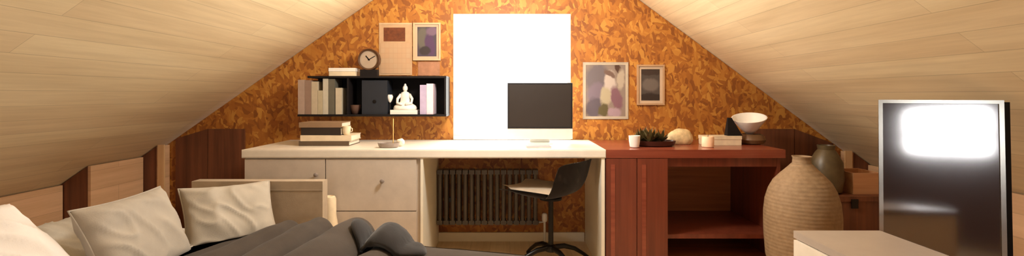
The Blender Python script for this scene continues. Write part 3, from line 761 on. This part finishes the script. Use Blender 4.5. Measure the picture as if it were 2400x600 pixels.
obj('back_panel', B((x0+.012, y1-.0075, .055), (x1-.012, y1-.002, zt-.03)), M['mahogdark'], t)
# ------------------------------------------------------------------ left foreground: chest, vase, bed
db = 2.61
x0, x1, zt = XW(449,db), XW(756,db), ZW(425,db)
t = thing('upholstered_divider', 'low taupe upholstered divider standing between the bed and the ivory drawer cabinet', 'divider', ((x0+x1)/2, db+.04, 0))
obj('padded_panel', B((x0, db, .05), (x1, db+.07, zt)), M['taupe'], t, bevel=.012)
obj('piping', B((x0+.004, db-.002, zt-.052), (x1-.004, db+.003, zt-.047)), M['taupe'], t)
for xx in (x0+.05, x1-.05):
    obj('foot', B((xx-.02, db-.03, 0), (xx+.02, db+.10, .0495)), M['darkwood_shade'], t, bevel=.004)
xv2 = XW(773,2.785)
bm = bmesh.new(); zt2 = ZW(459,2.785)
lathe(bm, [(.042,0),(.046,.01),(.046,.12),(.046,.30),(.042,.34),(.037,.37),(.036,zt2-.02),(.030,zt2-.004),(.022,zt2),(.018,zt2-.01),(.018,.36)], (xv2, 2.785, 0), 30)
tag(obj('bottle_vase', bm, M['cream'], smooth=True), 'slim cream bottle vase rising between the taupe divider and the drawers', 'vase')

BU, BV = Vector((.963,-.27,0)), Vector((.27,.963,0))
C0 = Vector((.10,2.03,0))                       # far foot corner
byaw = math.atan2(-.27, .963)
BL, BW, ZM = 2.42, 1.45, .36
bc = C0 - BU*BL/2 - BV*BW/2
t = thing('bed', 'wide bed with white mattress in the left foreground under grey and beige bedding', 'bed', bc, byaw)
hx, hy = BL/2, BW/2
obj('frame', B((-hx+.02,-hy+.02,.08),(hx-.02,hy-.02,.18)), M['crate'], t, local=True, bevel=.008)
bm = B((-hx,-hy,.1805),(hx,hy,ZM)); bmesh.ops.subdivide_edges(bm, edges=bm.edges[:], cuts=6, use_grid_fill=True)
obj('mattress', bm, M['whitelinen'], t, local=True, smooth=True)
for sx in (-1,1):
    for sy in (-1,1):
        obj('leg', B((sx*(hx-.1)-.03, sy*(hy-.1)-.03, 0),(sx*(hx-.1)+.03, sy*(hy-.1)+.03, .0795)), M['crate'], t, local=True)

def pillow(name, label, w, h, th, loc, ux, uy, mat, seed, wr=.012, group=None, cat='pillow', zmin=ZM+.03):
    """w along ux, h along uy; front face along ux x uy"""
    ux = Vector(ux).normalized(); uy = Vector(uy); uy = (uy - ux*uy.dot(ux)).normalized(); uz = ux.cross(uy)
    mt = Matrix((ux, uy, uz)).transposed()
    n = 40; bm = bmesh.new(); sides = {}
    off = Vector((seed*3.1, seed*1.7, 0))
    for s in (1, -1):
        for i in range(n+1):
            for j in range(n+1):
                a, b = i/n*2-1, j/n*2-1
                edge = i in (0, n) or j in (0, n)
                if edge and s == -1: sides[(s,i,j)] = sides[(1,i,j)]; continue
                e = max(0, (1-a**4))**.55 * max(0, (1-b**4))**.55
                x = a*w/2*(1-.07*(1-b*b)*abs(a)**3); y = b*h/2*(1-.07*(1-a*a)*abs(b)**3)
                q = Vector((a*1.6, b*1.3, s*.7)) + off
                z = s*th/2*e*(1 + .25*mnoise.noise(q*1.2))
                # folds radiating from the corners
                fold = math.sin((a*b)*9 + 4*mnoise.noise(q)) * abs(a*b)**.8
                ridge = (1-abs(mnoise.noise(Vector((a*2.4+b*1.1, b*1.2, seed)))) )**6
                z += s*wr*(fold*.7 + ridge*1.2 - .3)*e
                co_ = mt @ Vector((x,y,z)) + Vector(loc); co_.z = max(co_.z, zmin)
                sides[(s,i,j)] = bm.verts.new(co_)
        for i in range(n):
            for j in range(n):
                q = [sides[(s,i,j)], sides[(s,i+1,j)], sides[(s,i+1,j+1)], sides[(s,i,j+1)]]
                bm.faces.new(q if s == 1 else q[::-1])
    tt = thing(name, label, cat, loc, 0, group)
    obj('cover', bm, mat, tt, smooth='all')
    # piped seam
    pts = []
    for k in range(4*n):
        if k < n: i, j = k, 0
        elif k < 2*n: i, j = n, k-n
        elif k < 3*n: i, j = 3*n-k, n
        else: i, j = 0, 4*n-k
        a, b = i/n*2-1, j/n*2-1
        x = a*w/2*(1-.07*(1-b*b)*abs(a)**3); y = b*h/2*(1-.07*(1-a*a)*abs(b)**3)
        co_ = mt @ Vector((x,y,0)) + Vector(loc); co_.z = max(co_.z, zmin+.0035); pts.append(co_)
    bm = bmesh.new(); tube(bm, pts[::2] + [pts[0]], .0035, 6); obj('piping', bm, mat, tt, smooth='all')
    return tt
# a leaning pillow: ux along depth, uy up its leaning face
pillow('pillow', 'beige linen pillow nearest the white pillow, propped up on the bed', .46, .34, .13, (-1.508,1.912,.512), (-.03,1,0), (-.42,.0,.9), M['pillow'], 1, zmin=ZM+.03, group='beige pillows on the bed')
pillow('pillow', 'beige linen pillow resting in front of the low taupe divider', .42, .33, .13, (-1.395,2.36,.478), (.66,.75,-.04), (-.50,.10,.80), M['pillow2'], 2, zmin=ZM+.03, group='beige pillows on the bed')
pillow('pillow', 'white cotton pillow at the left picture edge on the bed', .50, .40, .15, (-1.655,1.44,.555), (.03,1,0), (-.75,.0,.66), M['whitelinen'], 3)
pillow('pillow', 'flat cream pillow lying between the white pillow and the beige pillows', .44, .34, .11, (-1.86,2.0,.44), (.06,1,0), (-.86,.0,.42), M['creamlinen'], 4)

# duvet: bunched sheet over the foot half of the bed
def sheet(name, u0, u1, v0, v1, nu, nv, hfun, mat, drop=True, parent=None, thick=.02):
    bm = bmesh.new(); g = []
    for i in range(nu+1):
        row = []
        for j in range(nv+1):
            u = u0+(u1-u0)*i/nu; v = v0+(v1-v0)*j/nv
            p = C0 + BU*u + BV*v; p.z = hfun(u, v)
            row.append(bm.verts.new(p))
        g.append(row)
    for i in range(nu):
        for j in range(nv): bm.faces.new([g[i][j], g[i+1][j], g[i+1][j+1], g[i][j+1]])
    return bm
def ridge(u, v, ua, va, ub, vb, w, h, k=2):
    """rounded roll along the segment a-b"""
    dx, dy = ub-ua, vb-va; L2 = dx*dx+dy*dy
    s = max(0, min(1, ((u-ua)*dx+(v-va)*dy)/L2)); q = math.hypot(u-ua-s*dx, v-va-s*dy)
    return h*max(0, 1-(q/w)**k)**.5 if q < w else 0
def duvet_h(u, v):
    z = ZM+.028
    z += .022*mnoise.noise(Vector((u*2.4, v*2.4, 1))) + .010*mnoise.noise(Vector((u*7, v*7, 4)))
    for a in DR: z = max(z, ZM+.02+ridge(u, v, *a) + .012*mnoise.noise(Vector((u*6, v*6, 9))))
    fade = max(0, min(1, (u+1.46)/.2)); z = ZM+.022 + (z-ZM-.022)*fade*fade*(3-2*fade)
    ed = min(u+1.65, .12-u, v+.87, .03-v)          # thin at the hems
    return max(z if ed > .08 else ZM+.012 + (z-ZM-.012)*max(0, ed/.08)**.5, ZM+.012)
DR = [(-1.12,-.60,-1.20,-.075,.075,.10), (-.93,-.60,-1.02,-.075,.085,.125), (-.72,-.62,-.82,-.085,.105,.14), (-.58,-.62,-.60,-.09,.08,.07)]
bm = sheet('duvet', -1.64, .10, -.85, .02, 170, 90, duvet_h, M['duvet'])
bmesh.ops.solidify(bm, geom=list(bm.faces), thickness=.010)
t = thing('duvet', 'grey-brown duvet bunched in rolls over the foot of the bed', 'duvet', C0 - BU*.7 - BV*.6 + Vector((0,0,ZM)))
obj('duvet_cover', bm, M['duvet'], t, smooth='all')
# hem drop at the far side
bm = bmesh.new(); g = []
for i in range(81):
    u = -1.63+1.71*i/80; row = []
    for j in range(9):
        f = j/8; v = .021+.018*math.sin(f*1.5)+.008*math.sin(u*22)*f
        p = C0+BU*u+BV*v; p.z = duvet_h(u, .0)*(1-f)+.25*f if j else duvet_h(u, .012); row.append(bm.verts.new(p))
    g.append(row)
for i in range(80):
    for j in range(8): bm.faces.new([g[i][j], g[i+1][j], g[i+1][j+1], g[i][j+1]])
bmesh.ops.solidify(bm, geom=list(bm.faces), thickness=-.008)
obj('hem', bm, M['duvet'], t, smooth='all')
# charcoal throw bundled on the duvet
def throw_h(u, v):
    a = (u+.60)/.17; b = (v+.17)/.10; e = max(0, 1-a*a-b*b)
    return duvet_h(u, v) + .012 + .045*e**.6 + (.02*mnoise.noise(Vector((u*9, v*9, 2))) + .015*abs(mnoise.noise(Vector((u*16, v*9, 7)))))*e**.3
bm = bmesh.new(); g = []
for i in range(13):
    rr_ = i/12; row = []
    for k in range(48):
        a = 2*math.pi*k/48; q = rr_*(1+.12*mnoise.noise(Vector((math.cos(a)*1.5, math.sin(a)*1.5, 5))))
        u = -.60+.17*q*math.cos(a); v = -.17+.10*q*math.sin(a)
        p = C0+BU*u+BV*v; p.z = throw_h(u, v); row.append(bm.verts.new(p))
    g.append(row)
for i in range(12):
    for k in range(48): bm.faces.new([g[i][k], g[i][(k+1)%48], g[i+1][(k+1)%48], g[i+1][k]])
bmesh.ops.remove_doubles(bm, verts=bm.verts, dist=1e-4)
bmesh.ops.solidify(bm, geom=list(bm.faces), thickness=.008)
tag(obj('throw', bm, M['charcoal'], smooth='all'), 'charcoal throw bundled on top of the grey-brown duvet', 'throw')

# ------------------------------------------------------------------ light
w = bpy.data.worlds.new('World'); SC.world = w; w.use_nodes = True
bg = w.node_tree.nodes['Background']; bg.inputs[0].default_value = (1, .985, .95, 1); bg.inputs[1].default_value = 13.5
def area(name, loc, rot, sx, sy, e, c, portal=False):
    l = bpy.data.lights.new(name, 'AREA'); l.shape = 'RECTANGLE'; l.size = sx; l.size_y = sy; l.energy = e; l.color = c
    if portal: l.cycles.is_portal = True
    o = bpy.data.objects.new(name, l); COL.objects.link(o); o.location = loc; o.rotation_euler = rot
    return o
area('portal_front', ((WX0+WX1)/2, YB+.12, (WZ0+WZ1)/2), (R(-90),0,0), WX1-WX0, WZ1-WZ0, 1, (1,1,1), True)
area('portal_back', ((RX0+RX1)/2, YR-.12, (RZ0+RZ1)/2), (R(90),0,0), RX1-RX0, RZ1-RZ0, 1, (1,1,1), True)
def fill_light(loc, e, c=(1,.86,.66), r=.12):
    l = bpy.data.lights.new('fill_light', 'POINT'); l.energy = e; l.color = c; l.shadow_soft_size = r
    o = bpy.data.objects.new('fill_light', l); COL.objects.link(o); o.location = loc; return o
fill_light((0, 2.4, 1.68), 74, (1,.97,.9))  # added fill above the frame, no fixture, lifts the ceiling by the gable

# ------------------------------------------------------------------ camera
cam = bpy.data.cameras.new('Camera'); co = bpy.data.objects.new('Camera', cam); COL.objects.link(co)
co.location = (0, 0, EYE); co.rotation_euler = (R(90), 0, 0)
cam.sensor_fit = 'HORIZONTAL'; cam.sensor_width = 36; cam.lens = 36*F/2400
cam.shift_x = (1200-CX)/2400; cam.shift_y = -(300-HY)/2400
cam.clip_start = .05
SC.camera = co
vs = SC.view_settings; SC.display_settings.display_device = 'sRGB'
vs.view_transform = 'Standard'; vs.look = 'None'; vs.gamma = 1; vs.exposure = 0; vs.use_curve_mapping = False
SC.cycles.max_bounces = 8; SC.cycles.diffuse_bounces = 5
SC.cycles.use_denoising = True
